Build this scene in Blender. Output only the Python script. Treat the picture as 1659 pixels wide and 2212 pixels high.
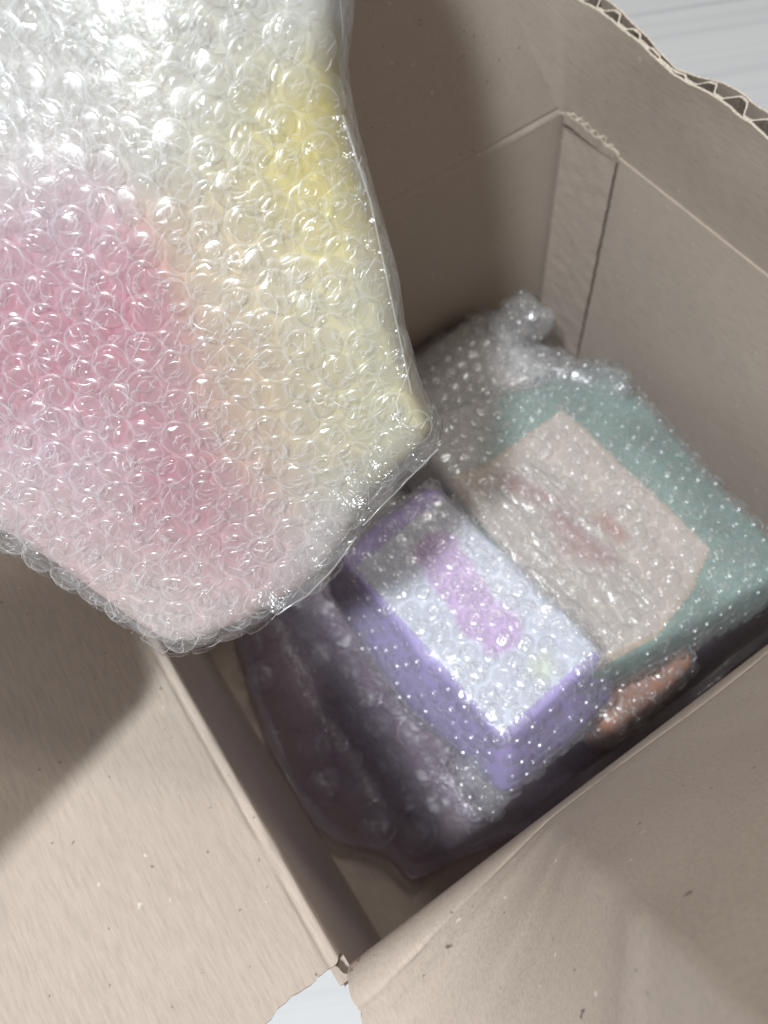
import bpy, math, random
import numpy as np
from mathutils import Vector, Matrix, noise
from mathutils.bvhtree import BVHTree

random.seed(7)
rng = np.random.default_rng(7)
scene = bpy.context.scene
for o in list(bpy.data.objects):
    bpy.data.objects.remove(o)
COL = scene.collection

# ------------------------------------------------------------------ camera
CAM = np.array([0.03588, -0.01399, 0.5])
RW = np.array([[0.8259490266404169, -0.5283496397358124, 0.19660840160782872],
               [-0.5579794048160086, -0.7164243641996328, 0.41880199878024044],
               [-0.08041883605798311, -0.4556125421585635, -0.8865382237867077]])   # right, down, forward
FPX, CX, CY = 1780.0, 829.5, 1106.0            # focal length and centre of a 1659 x 2212 survey of the view
cd = bpy.data.cameras.new('camera')
cam = bpy.data.objects.new('camera', cd)
COL.objects.link(cam)
m = Matrix.Identity(4)
for i in range(3):
    m[i][0], m[i][1], m[i][2], m[i][3] = RW[i, 0], -RW[i, 1], -RW[i, 2], CAM[i]
cam.matrix_world = m
cd.sensor_fit = 'VERTICAL'
cd.sensor_height = 24.0
cd.lens = 24.0 * FPX / 2212.0
cd.clip_start = 0.01
cd.clip_end = 50
cd.dof.use_dof = True
cd.dof.focus_distance = 0.245
cd.dof.aperture_fstop = 8.8
scene.camera = cam

# ------------------------------------------------------------------ room light
w = bpy.data.worlds.new('World')
scene.world = w
w.use_nodes = True
bg = w.node_tree.nodes['Background']
bg.inputs[0].default_value = (1.0, 0.925, 0.865, 1)
bg.inputs[1].default_value = 0.275


def area_light(name, direction, dist, energy, color, sx, sy, target=(0.14, 0.12, 0.15)):
    ld = bpy.data.lights.new(name, 'AREA')
    ld.shape = 'RECTANGLE'
    ld.size, ld.size_y = sx, sy
    ld.energy = energy
    ld.color = color
    o = bpy.data.objects.new(name, ld)
    COL.objects.link(o)
    d = Vector(direction).normalized()
    o.location = Vector(target) + d * dist
    o.rotation_euler = (-d).to_track_quat('-Z', 'Y').to_euler()
    return o


area_light('ceiling_lamp', (-0.38, -0.21, 0.90), 1.9, 38.0, (0.92, 0.965, 1.0), 0.12, 0.20)
area_light('far_ceiling_lamp', (0.37, 0.28, 0.88), 1.9, 7.0, (1.0, 0.96, 0.92), 0.30, 0.30)

scene.view_settings.view_transform = 'Standard'
scene.view_settings.look = 'None'
scene.view_settings.exposure = 0.0
scene.view_settings.gamma = 1.0
cy = scene.cycles
cy.max_bounces = 12
cy.diffuse_bounces = 4
cy.glossy_bounces = 4
cy.transmission_bounces = 4
cy.transparent_max_bounces = 40
cy.caustics_reflective = False
cy.caustics_refractive = False
cy.sample_clamp_indirect = 4.0
cy.use_denoising = True


# ------------------------------------------------------------------ helpers
def tag(o, label=None, cat=None, group=None, kind=None):
    if label: o['label'] = label
    if cat: o['category'] = cat
    if group: o['group'] = group
    if kind: o['kind'] = kind
    return o


def thing(name, loc, label, cat, group=None):
    o = bpy.data.objects.new(name, None)
    o.empty_display_size = 0.02
    COL.objects.link(o)
    o.location = loc
    return tag(o, label, cat, group)


def world_of(o):
    # things are pure translations; parts and sub-parts carry world-space geometry
    return Matrix.Translation(o.location) if o.parent is None else Matrix.Identity(4)


def put(name, me, parent=None, mat=None, mw=None):
    o = bpy.data.objects.new(name, me)
    COL.objects.link(o)
    if mat is not None and not me.materials:
        for mm in (mat if isinstance(mat, (list, tuple)) else [mat]):
            me.materials.append(mm)
    if parent is not None:
        o.parent = parent
        o.matrix_parent_inverse = world_of(parent).inverted()
    if mw is not None:
        o.matrix_basis = mw
    return o


def mesh(name, V, F, smooth=True, mi=None):
    me = bpy.data.meshes.new(name)
    me.from_pydata([tuple(map(float, v)) for v in V], [], [tuple(int(i) for i in f) for f in F])
    if smooth:
        me.polygons.foreach_set('use_smooth', [True] * len(me.polygons))
    if mi is not None:
        me.polygons.foreach_set('material_index', mi)
    me.update()
    return me


def grid_faces(nu, nv, off=0, flip=False):
    F = []
    for i in range(nu - 1):
        for j in range(nv - 1):
            a = off + i * nv + j
            q = (a, a + nv, a + nv + 1, a + 1)
            F.append(q[::-1] if flip else q)
    return F


def nz(p, s, seed=0.0, oct_=2):
    v = Vector((p[0] * s + seed, p[1] * s - seed * 1.7, p[2] * s + seed * 0.6))
    return noise.fractal(v, 0.9, 2.1, oct_)


def pix(x, y):
    return RW @ np.array([(x - CX) / FPX, (y - CY) / FPX, 1.0])


def at_z(x, y, z):
    r = pix(x, y)
    return CAM + r * (z - CAM[2]) / r[2]


def on_plane(x, y, p0, n):
    r = pix(x, y)
    return CAM + r * (np.dot(np.array(p0) - CAM, n) / np.dot(r, n))


def sheet(fun, us, vs, thick, name, kraft_side=None):
    """closed sheet: fun(u,v)->(point, normal); thickness goes along -normal. slot 0 faces, slot 1 rim"""
    nu, nv = len(us), len(vs)
    T, B = [], []
    for u in us:
        for v in vs:
            p, n = fun(u, v)
            T.append(np.array(p))
            B.append(np.array(p) - np.array(n) * thick)
    V = T + B
    N = nu * nv
    F = grid_faces(nu, nv) + grid_faces(nu, nv, N, True)
    mi = [0] * len(F)
    rim = [i * nv for i in range(nu)] + [(nu - 1) * nv + j for j in range(1, nv)] + \
          [i * nv + nv - 1 for i in range(nu - 2, -1, -1)] + [j for j in range(nv - 2, 0, -1)]
    for k in range(len(rim)):
        a, b = rim[k], rim[(k + 1) % len(rim)]
        F.append((b, a, a + N, b + N))
        mi.append(0 if kraft_side and kraft_side(k, nu, nv) else 1)
    me = mesh(name, V, F, True, mi)
    # keep the rim crisp
    sm = [i == 0 for i in mi]
    me.polygons.foreach_set('use_smooth', sm)
    at = me.attributes.new('sharp_edge', 'BOOLEAN', 'EDGE')
    rs = set()
    for k in range(len(rim)):
        a, b = rim[k], rim[(k + 1) % len(rim)]
        rs.add((min(a, b), max(a, b)))
        rs.add((min(a, b) + N, max(a, b) + N))
    at.data.foreach_set('value', [(min(e.vertices), max(e.vertices)) in rs for e in me.edges])
    return me


# ------------------------------------------------------------------ materials
class NT:
    def __init__(s, name):
        s.m = bpy.data.materials.new(name)
        s.m.use_nodes = True
        s.t = s.m.node_tree
        s.t.nodes.clear()
        s.out = s.n('ShaderNodeOutputMaterial')

    def n(s, typ, **kw):
        nd = s.t.nodes.new(typ)
        for k, v in kw.items():
            setattr(nd, k, v)
        return nd

    def l(s, a, b):
        s.t.links.new(a, b)

    def coord(s, scale=(1, 1, 1), rot=(0, 0, 0), kind='Object'):
        tc = s.n('ShaderNodeTexCoord')
        mp = s.n('ShaderNodeMapping')
        mp.inputs['Scale'].default_value = scale
        mp.inputs['Rotation'].default_value = rot
        s.l(tc.outputs[kind], mp.inputs['Vector'])
        return mp.outputs[0]

    def noise(s, vec, scale, detail=3, rough=0.55, dist=0.0):
        nd = s.n('ShaderNodeTexNoise')
        nd.inputs['Scale'].default_value = scale
        nd.inputs['Detail'].default_value = detail
        nd.inputs['Roughness'].default_value = rough
        nd.inputs['Distortion'].default_value = dist
        s.l(vec, nd.inputs['Vector'])
        return nd.outputs['Fac']

    def ramp(s, fac, stops):
        r = s.n('ShaderNodeValToRGB')
        el = r.color_ramp.elements
        while len(el) < len(stops):
            el.new(0.5)
        for e, (p, c) in zip(el, stops):
            e.position = p
            e.color = c if len(c) == 4 else (*c, 1)
        s.l(fac, r.inputs[0])
        return r.outputs[0]

    def math(s, op, a, b=None, clamp=False):
        nd = s.n('ShaderNodeMath', operation=op, use_clamp=clamp)
        for i, x in enumerate((a, b)):
            if x is None: continue
            if isinstance(x, (int, float)):
                nd.inputs[i].default_value = x
            else:
                s.l(x, nd.inputs[i])
        return nd.outputs[0]

    def mix(s, fac, a, b, blend='MIX'):
        nd = s.n('ShaderNodeMix', data_type='RGBA', blend_type=blend)
        for sock, x in ((nd.inputs[0], fac), (nd.inputs[6], a), (nd.inputs[7], b)):
            if isinstance(x, (int, float)):
                sock.default_value = x
            elif isinstance(x, tuple):
                sock.default_value = x if len(x) == 4 else (*x, 1)
            else:
                s.l(x, sock)
        return nd.outputs[2]

    def bump(s, h, dist, strength=1.0, normal=None):
        b = s.n('ShaderNodeBump')
        b.inputs['Strength'].default_value = strength
        b.inputs['Distance'].default_value = dist
        s.l(h, b.inputs['Height'])
        if normal is not None:
            s.l(normal, b.inputs['Normal'])
        return b.outputs[0]

    def principled(s, color, rough=0.8, normal=None, spec=0.3):
        p = s.n('ShaderNodeBsdfPrincipled')
        if isinstance(color, tuple):
            p.inputs['Base Color'].default_value = (*color[:3], 1)
        else:
            s.l(color, p.inputs['Base Color'])
        if isinstance(rough, (int, float)):
            p.inputs['Roughness'].default_value = rough
        else:
            s.l(rough, p.inputs['Roughness'])
        p.inputs['Specular IOR Level'].default_value = spec
        if normal is not None:
            s.l(normal, p.inputs['Normal'])
        s.l(p.outputs[0], s.out.inputs[0])
        return p


def kraft(name, base, axis_rot=0.0, flute=0.18):
    t = NT(name)
    c = t.coord()
    fib = t.noise(t.coord((900, 120, 900), (0, 0, axis_rot)), 1.0, 4, 0.65)
    fine = t.noise(c, 1700, 2, 0.6)
    blot = t.noise(c, 22, 4, 0.6)
    d = tuple(x * 0.80 for x in base)
    h = tuple(min(1, x * 1.16) for x in base)
    col = t.ramp(fib, [(0.25, d), (0.5, base), (0.8, h)])
    col = t.mix(t.math('MULTIPLY', fine, 0.35), col, tuple(x * 0.72 for x in base))
    col = t.mix(t.ramp(blot, [(0.35, (0, 0, 0)), (0.7, (0.30,) * 3)]), col, tuple(x * 0.86 for x in (base[0], base[1] * 0.98, base[2] * 0.97)))
    # dark pulp specks and pale flecks of recycled fibre
    for sc, thr, colr, dens in ((55, 0.052, (0.07, 0.05, 0.045), 0.55), (170, 0.085, (0.16, 0.12, 0.10), 0.60), (120, 0.075, (0.72, 0.66, 0.58), 0.62)):
        v = t.n('ShaderNodeTexVoronoi', feature='F1')
        v.inputs['Scale'].default_value = sc
        wob = t.n('ShaderNodeVectorMath', operation='ADD')
        nn = t.n('ShaderNodeTexNoise')
        nn.inputs['Scale'].default_value = sc * 4
        t.l(c, nn.inputs['Vector'])
        sub = t.n('ShaderNodeVectorMath', operation='SCALE')
        sub.inputs['Scale'].default_value = 0.10 / sc * 4
        t.l(nn.outputs['Color'], sub.inputs[0])
        t.l(c, wob.inputs[0]); t.l(sub.outputs[0], wob.inputs[1])
        t.l(wob.outputs[0], v.inputs['Vector'])
        dot = t.ramp(v.outputs['Distance'], [(thr * 0.55, (1, 1, 1)), (thr * 1.3, (0, 0, 0))])
        sep = t.n('ShaderNodeSeparateColor')
        t.l(v.outputs['Color'], sep.inputs[0])
        keep = t.math('GREATER_THAN', sep.outputs[0], dens)
        col = t.mix(t.math('MULTIPLY', t.math('MULTIPLY', dot, keep), 0.75), col, colr)
    wv = t.n('ShaderNodeTexWave', wave_type='BANDS', bands_direction='X')
    wv.inputs['Scale'].default_value = 21.0
    wv.inputs['Distortion'].default_value = 0.6
    t.l(t.coord((1, 1, 1), (0, 0, axis_rot)), wv.inputs['Vector'])
    b1 = t.bump(wv.outputs['Fac'], 0.0004, flute)
    b2 = t.bump(fib, 0.00016, 0.6, b1)
    b3 = t.bump(fine, 0.00009, 0.6, b2)
    t.principled(col, 0.78, b3, 0.22)
    return t.m


KB = (0.50, 0.428, 0.366)
M_kraft_x = kraft('kraft_board', KB, 0.0)
M_kraft_y = kraft('kraft_board_crosswise', KB, math.pi / 2)


def paper_edge():
    t = NT('torn_paper_edge')
    c = t.coord()
    a = t.noise(c, 900, 4, 0.7)
    col = t.ramp(a, [(0.3, (0.40, 0.34, 0.27)), (0.7, (0.74, 0.675, 0.57))])
    t.principled(col, 0.9, t.bump(a, 0.0006, 0.9), 0.1)
    return t.m


M_edge = paper_edge()


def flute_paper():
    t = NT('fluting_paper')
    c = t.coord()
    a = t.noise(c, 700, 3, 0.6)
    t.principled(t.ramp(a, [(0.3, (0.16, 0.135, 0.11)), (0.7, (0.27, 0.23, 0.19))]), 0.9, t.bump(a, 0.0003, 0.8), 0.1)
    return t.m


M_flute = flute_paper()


def film_mat(name, haze=0.06, rim=0.34, tint=(0.93, 0.95, 0.98), gloss=0.07, streak=(260, 900, 500), rot=(0.0, 0.0, 0.6), bump=0.0005, trans=(0.985, 0.985, 0.985), gl=1.0, graze=0.06, axis=False):
    """thin clear plastic: see-through, a little milky, more so edge-on, with glossy creases"""
    t = NT(name)
    st = t.noise(t.coord(streak, rot), 1.0, 3, 0.6, 0.6)
    cr = t.noise(t.coord((1, 1, 1)), 330, 2, 0.5, 1.2)
    nrm = t.bump(cr, bump * 1.3, 0.9, t.bump(st, bump, 1.0)) if bump else t.n('ShaderNodeNewGeometry').outputs['Normal']
    if not bump: st = 0.5
    lw = t.n('ShaderNodeLayerWeight')
    lw.inputs['Blend'].default_value = 0.5
    t.l(nrm, lw.inputs['Normal'])
    f3 = t.math('POWER', lw.outputs['Facing'], 2.6)
    hz = t.math('ADD', t.math('MULTIPLY', f3, rim), haze, True)
    hz = t.math('MULTIPLY', hz, t.math('ADD', t.math('MULTIPLY', st, 1.0), 0.5), True)
    tr = t.n('ShaderNodeBsdfTransparent')
    tr.inputs[0].default_value = (*trans, 1)
    df = t.n('ShaderNodeBsdfDiffuse')
    df.inputs[0].default_value = (*tint, 1)
    tl = t.n('ShaderNodeBsdfTranslucent')
    tl.inputs[0].default_value = (*tint, 1)
    if axis:
        # thin milky film scatters the same whichever way it is folded: lean its shading towards the bubble's axis
        vt = t.n('ShaderNodeVectorTransform', vector_type='NORMAL', convert_from='OBJECT', convert_to='WORLD')
        t.l(t.n('ShaderNodeAttribute', attribute_name='axis').outputs['Vector'], vt.inputs[0])
        sc_ = t.n('ShaderNodeVectorMath', operation='SCALE'); sc_.inputs['Scale'].default_value = 0.5
        t.l(nrm, sc_.inputs[0])
        ad = t.n('ShaderNodeVectorMath', operation='ADD')
        t.l(vt.outputs[0], ad.inputs[0]); t.l(sc_.outputs[0], ad.inputs[1])
        no = t.n('ShaderNodeVectorMath', operation='NORMALIZE')
        t.l(ad.outputs[0], no.inputs[0])
        t.l(no.outputs[0], df.inputs['Normal']); t.l(nrm, tl.inputs['Normal'])
    else:
        t.l(nrm, df.inputs['Normal']); t.l(nrm, tl.inputs['Normal'])
    md = t.n('ShaderNodeMixShader'); md.inputs[0].default_value = 0.3 if axis else 0.5
    t.l(df.outputs[0], md.inputs[1]); t.l(tl.outputs[0], md.inputs[2])
    m1 = t.n('ShaderNodeMixShader')
    t.l(hz, m1.inputs[0]); t.l(tr.outputs[0], m1.inputs[1]); t.l(md.outputs[0], m1.inputs[2])
    gs = t.n('ShaderNodeBsdfGlossy')
    gs.inputs['Roughness'].default_value = gloss
    t.l(nrm, gs.inputs['Normal'])
    fr = t.math('ADD', t.math('MULTIPLY', t.math('POWER', lw.outputs['Facing'], 5.0), graze), 0.04)
    m2 = t.n('ShaderNodeMixShader')
    t.l(t.math('MULTIPLY', fr, gl, True), m2.inputs[0]); t.l(m1.outputs[0], m2.inputs[1]); t.l(gs.outputs[0], m2.inputs[2])
    t.l(m2.outputs[0], t.out.inputs[0])
    return t.m


M_bub = film_mat('bubble_plastic', 0.02, 0.42, gloss=0.16, streak=(300, 90, 300), rot=(0, 0, 0.3), bump=0, gl=0.65, axis=True)
M_ring = film_mat('bubble_weld', 0.16, 0.28, gloss=0.25, streak=(500, 200, 500), bump=0, axis=True)
M_crease = film_mat('creased_plastic', 0.28, 0.25, tint=(0.97, 0.98, 1.0), gloss=0.25, streak=(400, 200, 400), bump=0, gl=2.3, graze=0.1, axis=True)
M_film = film_mat('wrap_film', 0.035, 0.20, gloss=0.22, streak=(500, 70, 500), rot=(0, 0, 0.5), bump=0.00022, gl=0.35)
M_bub_low = film_mat('bubble_plastic_soft', 0.06, 0.30, gloss=0.24, streak=(300, 120, 300), rot=(0, 0, 0.8), bump=0, gl=2.6, axis=True)
M_ring_low = film_mat('bubble_weld_soft', 0.10, 0.25, gloss=0.25, streak=(900, 300, 900), bump=0, axis=True)
M_film_low = film_mat('wrap_film_soft', 0.17, 0.22, gloss=0.26, streak=(200, 60, 200), rot=(0, 0, 0.9), bump=0.0003, gl=1.5)
M_bag = film_mat('thin_bag_plastic', 0.115, 0.80, tint=(0.84, 0.79, 0.94), gloss=0.26, streak=(30, 60, 30), rot=(0, 0, 0.4), bump=0.0010, trans=(0.90, 0.88, 0.92), gl=2.0, graze=0.2)
M_hem = film_mat('bag_hem_plastic', 0.30, 0.5, tint=(0.84, 0.82, 0.92), gloss=0.24, streak=(60, 60, 30), bump=0.0006, gl=2.0)
M_air = film_mat('air_bubble_plastic', 0.05, 0.30, tint=(0.84, 0.80, 0.94), gloss=0.48, streak=(60, 60, 60), bump=0, trans=(0.90, 0.89, 0.92), gl=1.7, graze=0.2, axis=True)
M_slack = film_mat('slack_film', 0.12, 0.30, gloss=0.26, streak=(120, 40, 120), bump=0.0003, gl=1.6)
M_tape = film_mat('flat_film', 0.07, 0.25, gloss=0.20, streak=(90, 400, 90), rot=(0, 0, 0.7), bump=0.0005, gl=1.6)
M_shadow_sheet = film_mat('shadow_sheet_film', 0.85, 0.4, gloss=0.2)  # nearly opaque, for the added sheet that shadows the left flap


def print_mat(name, attr='print', rough=0.5, grain=0.06):
    t = NT(name)
    a = t.n('ShaderNodeAttribute', attribute_name=attr)
    nn = t.noise(t.coord(), 160, 3, 0.6)
    col = t.mix(t.math('MULTIPLY', nn, grain * 4), a.outputs['Color'], t.mix(1.0, a.outputs['Color'], (0.8, 0.78, 0.78), 'MULTIPLY'))
    t.principled(col, rough, t.bump(nn, 0.0003, 0.4), 0.12)
    return t.m


M_print = print_mat('printed_carton', rough=0.8)


def plain(name, base, var=0.15, rough=0.6, scale=70):
    t = NT(name)
    nn = t.noise(t.coord(), scale, 4, 0.6)
    col = t.ramp(nn, [(0.3, tuple(x * (1 - var) for x in base)), (0.7, tuple(min(1, x * (1 + var)) for x in base))])
    t.principled(col, rough, t.bump(nn, 0.0004, 0.4), 0.3)
    return t.m


def floor_mat():
    t = NT('white_grained_floor')
    # long pale grain lines running across the white boards
    ang = math.radians(0)
    c = t.coord((1, 1, 1), (0, 0, GRAIN))
    st = t.n('ShaderNodeVectorMath', operation='MULTIPLY')
    st.inputs[1].default_value = (0.8, 95, 1)
    t.l(c, st.inputs[0])
    a = t.noise(st.outputs[0], 1.0, 3, 0.6)
    st2 = t.n('ShaderNodeVectorMath', operation='MULTIPLY')
    st2.inputs[1].default_value = (2, 330, 1)
    t.l(c, st2.inputs[0])
    b = t.noise(st2.outputs[0], 1.0, 2, 0.5)
    col = t.ramp(a, [(0.34, (0.47, 0.485, 0.495)), (0.44, (0.575, 0.587, 0.595)), (0.62, (0.60, 0.61, 0.617))])
    col = t.mix(t.math('MULTIPLY', b, 0.25), col, (0.47, 0.49, 0.51))
    t.principled(col, 0.42, t.bump(a, 0.0004, 0.3), 0.4)
    return t.m


g0, g1 = at_z(1330, 160, -0.006), at_z(1659, 108, -0.006)
GRAIN = -math.atan2(g1[1] - g0[1], g1[0] - g0[0])
M_floor = floor_mat()

# ------------------------------------------------------------------ setting: floor
V = [(-2.5, -2.5, -0.006), (2.8, -2.5, -0.006), (2.8, 2.8, -0.006), (-2.5, 2.8, -0.006)]
fl = put('floor', mesh('floor', V, [(0, 1, 2, 3)], False), None, M_floor)
tag(fl, 'white floor with faint grey grain lines under the cardboard box', 'floor', kind='structure')

# ------------------------------------------------------------------ the cardboard box
LX, LY, HB, TB = 0.3125, 0.2660, 0.20, 0.006
box = thing('cardboard_box', (LX / 2, LY / 2, 0), 'open brown corrugated cardboard box with its flaps spread, holding wrapped parcels', 'box')


def wob(p, amp, s=9, seed=0.0):
    return amp * nz(p, s, seed)


def wall(name, axis, pos, length, sgn, seed, ztop, mat):
    """axis 'x': the wall lies at X=pos and runs along Y; inward normal = sgn"""
    us = np.linspace(-0.004, length + 0.004, 40)
    vs = np.linspace(0.0, 1.0, 26)

    def fun(u, v):
        zt = ztop(u) if callable(ztop) else ztop
        z = v * zt
        b = (1 - v ** 6) * wob((u, z, seed), 0.0016, 8, seed) * math.sin(math.pi * min(1, max(0, u / length))) ** 0.5
        if axis == 'x':
            return (pos + b, u, z), (sgn, 0, 0)
        return (u, pos + b, z), (0, sgn, 0)
    return put(name, sheet(fun, us, vs, TB, name), box, [mat, mat])


wall('wall', 'x', 0.0, LY, 1, 1.3, 0.184, M_kraft_x)
wall('wall', 'x', LX, LY, -1, 2.9, 0.2, M_kraft_x)
wall('wall', 'y', 0.0, LX, 1, 4.1, 0.174, M_kraft_y)
wall('wall', 'y', LY, LX, -1, 5.7, 0.1925, M_kraft_y)
put('bottom_panel', sheet(lambda u, v: ((u, v, 0.0), (0, 0, 1)), np.linspace(-0.002, LX + .002, 12), np.linspace(-0.002, LY + 0.002, 12), 0.005, 'bottom_panel'), box, [M_kraft_x, M_edge])


def ragged(x, amp, s, seed):
    return amp * nz((x, seed, 0.3), s, seed, 4)


def flap(name, hinge, along, out, length, raise_at, reach, start, end, rad, mat, seed, cut0=None, cut1=None, amp=0.0015, ns=60, fold=1.0):
    """a flap folded out from the wall top. profile: short upright, arc, then straight at raise_deg.
    cut0/cut1: how the two side edges drift along the hinge with distance from it"""
    hinge, along, out = map(lambda q: np.array(q, float), (hinge, along, out))
    up = np.array([0, 0, 1.0])
    arc = rad * math.pi / 2
    ts = np.concatenate([np.linspace(-0.006, 0, 3), np.linspace(0, arc, 9)[1:], arc + np.linspace(0, 0.008, 13)[1:], arc + 0.008 + np.linspace(0, 1, 40)[1:] ** 1.3 * (reach - arc - 0.008)])

    def prof(t, a):
        turn = math.pi / 2 - a
        r = arc / max(turn, 0.05)
        if t <= 0:
            return 0.0, t, 0.0
        if t <= arc:
            th = t / r
            if turn < 0.05: return 0.0, t, 0.0
            return r * (1 - math.cos(th)), r * math.sin(th), th
        th = turn
        return r * (1 - math.cos(th)) + (t - arc) * math.cos(a), r * math.sin(th) + (t - arc) * math.sin(a), th

    def fun(u, t):
        a = math.radians(raise_at(u) if callable(raise_at) else raise_at)
        o, z, th = prof(t, a)
        s0 = start + (cut0(t) if cut0 else 0) + (ragged(t, amp, 160, seed) if t > 0 else 0)
        s1 = end + (cut1(t) if cut1 else 0) + (ragged(t, amp, 160, seed + 3) if t > 0 else 0)
        s = s0 + (s1 - s0) * u
        p = hinge + along * s + out * o + up * z
        n = -out * math.cos(th) + up * math.sin(th)
        p = p + n * (wob(p, 0.0014, 9, seed) + wob(p, 0.00018, 45, seed)) * min(1, max(0, t / 0.02))
        # the fold line itself: a shallow crushed groove with a bright ridge
        g = fold * (math.exp(-((t - arc - 0.0016) / 0.0009) ** 2) - 0.5 * math.exp(-((t - arc * 0.7) / 0.0010) ** 2))
        p = p - n * g * 0.0009 * (0.8 + 1.0 * nz(p, 70, seed))
        return p, n
    us = np.linspace(0, 1, ns)
    def inner(k, nu, nv):               # the rim that meets the wall keeps the board's own colour
        return k < nu - 1
    return put(name, sheet(fun, us, ts, 0.005, name, inner), box, [mat, M_edge])


def side_cut(axis, deg, pts):
    """how a flap's slit side drifts along its hinge with the distance from the hinge"""
    a = math.radians(deg)
    h0 = np.array([0, 0, 0.190 if axis == 'y' else 0.180]) + np.array([0, 0, 0.006])
    nn = np.array([math.sin(a), 0, math.cos(a)]) if axis == 'y' else np.array([0, math.sin(a), math.cos(a)])
    q = [on_plane(x, y, h0, nn) for x, y in pts]
    T = [max(0.002, -(p[0] if axis == 'y' else p[1]) / math.cos(a)) for p in q]
    S = [(p[1] if axis == 'y' else p[0]) - (0.004 if axis == 'y' else 0.003) for p in q]
    k = (S[-1] - S[-2]) / (T[-1] - T[-2])
    T, S = [0.0] + T + [0.3], [0.0] + S + [S[-1] + k * (0.3 - T[-1])]
    o_ = np.argsort(T)
    T, S = np.array(T)[o_], np.array(S)[o_]
    return lambda t: float(np.interp(t, T, S))


# near-left flap, hinged on X = 0, reaching out to -X
flap('flap', (0.0, 0, 0.190), (0, 1, 0), (-1, 0, 0), LY, 16, 0.17, 0.004, LY - 0.004, 0.0030, M_kraft_y, 11.0,
     cut0=side_cut('y', 16, ((712, 2089), (690, 2106), (662, 2125), (608, 2169), (562, 2212))))
# near-right flap, hinged on Y = 0, reaching out to -Y
flap('flap', (0, 0.0, 0.180), (1, 0, 0), (0, -1, 0), LX, lambda u: 14 + 60 * min(1, max(0, (u - 0.03) / 0.24)) ** 0.8, 0.27, 0.003, LX - 0.003, 0.012, M_kraft_y, 17.0, fold=0.7, ns=140,
     cut0=side_cut('x', 14, ((757, 2096), (768, 2125), (780, 2165), (797, 2212))))
# far-left flap, hinged on Y = LY, standing nearly upright
BF = math.radians(84)
bq = on_plane(1095, 0, (0, LY, 0.1985), np.array([0, -math.sin(BF), math.cos(BF)]))
BCUT = (bq[0] - (LX - 0.0008)) / (bq[2] - 0.1985)
flap('flap', (0, LY, 0.1985), (1, 0, 0), (0, 1, 0), LX, 84, 0.14, 0.002, LX - 0.0008, 0.004, M_kraft_x, 23.0, fold=0.7,
     cut1=lambda t: max(0, t) * BCUT)

# far-right flap: two liners with the fluting between them showing along the torn top edge
TH = math.radians(-7)
FO, FU = np.array([math.cos(TH), 0, -math.sin(TH)]), np.array([math.sin(TH), 0, math.cos(TH)])
ys = np.linspace(-0.02, 0.335, 290)
epx = [(1040, -140), (1120, -90), (1180, -45), (1240, 0), (1320, 45), (1400, 105), (1450, 150), (1480, 175), (1530, 200), (1560, 225), (1610, 265), (1659, 312), (1760, 400)]
eq = [on_plane(x, y, (LX + 0.0012, 0, 0.1990), -FO) for x, y in epx][::-1]
EY = [-0.02] + [float(q[1]) for q in eq]
EL = [0.047] + [float(np.dot(q - np.array((LX + 0.0012, 0, 0.1990)), FU)) for q in eq]
EP = [0.0062, 0.0062, 0.0062, 0.0062, 0.0062, 0.0056, 0.0034, 0.0020, 0.0028, 0.0046, 0.0058, 0.0060, 0.0060, 0.006][:len(EY)]
assert len(EP) == len(EY) == len(EL)


def edge_l(y): return float(np.interp(y, EY, EL))
def gap(y, t): return 0.0085 + (float(np.interp(y, EY, EP)) * 1.37 - 0.0085) * max(0, (t - 0.55) / 0.45) ** 1.5
def flap_pt(y, t, depth):
    b0 = 0.0
    L = edge_l(y) + 0.0007 * nz((y, 1, 2), 130, 2.0, 3)
    s = b0 + t * (L - b0)
    p = np.array([LX + 0.0012, y, 0.1990]) + FU * s + FO * depth
    p += FO * 0.0022 * nz((y, s, 0), 14, 5.0) * s / 0.05
    return p


fr_ = put('flap', sheet(lambda y, t: (flap_pt(y, t, 0.0), -FO), ys, np.linspace(0, 1, 18), 0.0011, 'inner_liner'), box, [M_kraft_y, M_edge])
put('outer_liner', sheet(lambda y, t: (flap_pt(y, t, gap(y, t)), -FO), ys, np.linspace(0.0, 1, 18), 0.0008, 'outer_liner'), fr_, [M_kraft_y, M_edge])


def flute_fun(y, t):
    ph = 2 * math.pi * y / 0.0148 + 0.9 * nz((y, 0, 0), 25, 3.0)
    g = gap(y, t)
    d = g * (0.5 + 0.46 * math.sin(ph) + 0.05 * nz((y, t, 0), 90, 6.0))
    d = max(0.0012, min(g - 0.0014, d - 0.0004))
    return flap_pt(y, t, d), -FO


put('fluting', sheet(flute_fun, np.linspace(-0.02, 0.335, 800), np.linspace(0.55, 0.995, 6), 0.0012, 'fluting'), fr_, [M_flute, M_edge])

# glued joint tab on the far-right wall
tab = sheet(lambda u, v: ((LX - 0.0028 - 0.0006 * nz((u, v, 0), 60, 1.0), 0.2235 + u * 0.0385 + ragged(v * 0.2, 0.0005, 300, 3.0) * (1 - u), 0.002 + v * (0.1968 - 0.0028 * u)), (-1, 0, 0)),
            np.linspace(0, 1, 10), np.linspace(0, 1, 70), 0.0026, 'glue_tab')
put('glue_tab', tab, box, [M_kraft_x, M_flute])  # dark rim colour stands for the shade in the open flutes
def slot_h(y): return 0.0066 + 0.0014 * nz((y, 0, 0), 230, 8.0, 3) - 0.0035 * max(0, (0.236 - y) / 0.012)


def slot_w(y): return 0.0030 * min(1, max(0.25, (y - 0.2245) / 0.010)) + 0.0004 * nz((y, 4, 0), 150, 2.0)


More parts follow.
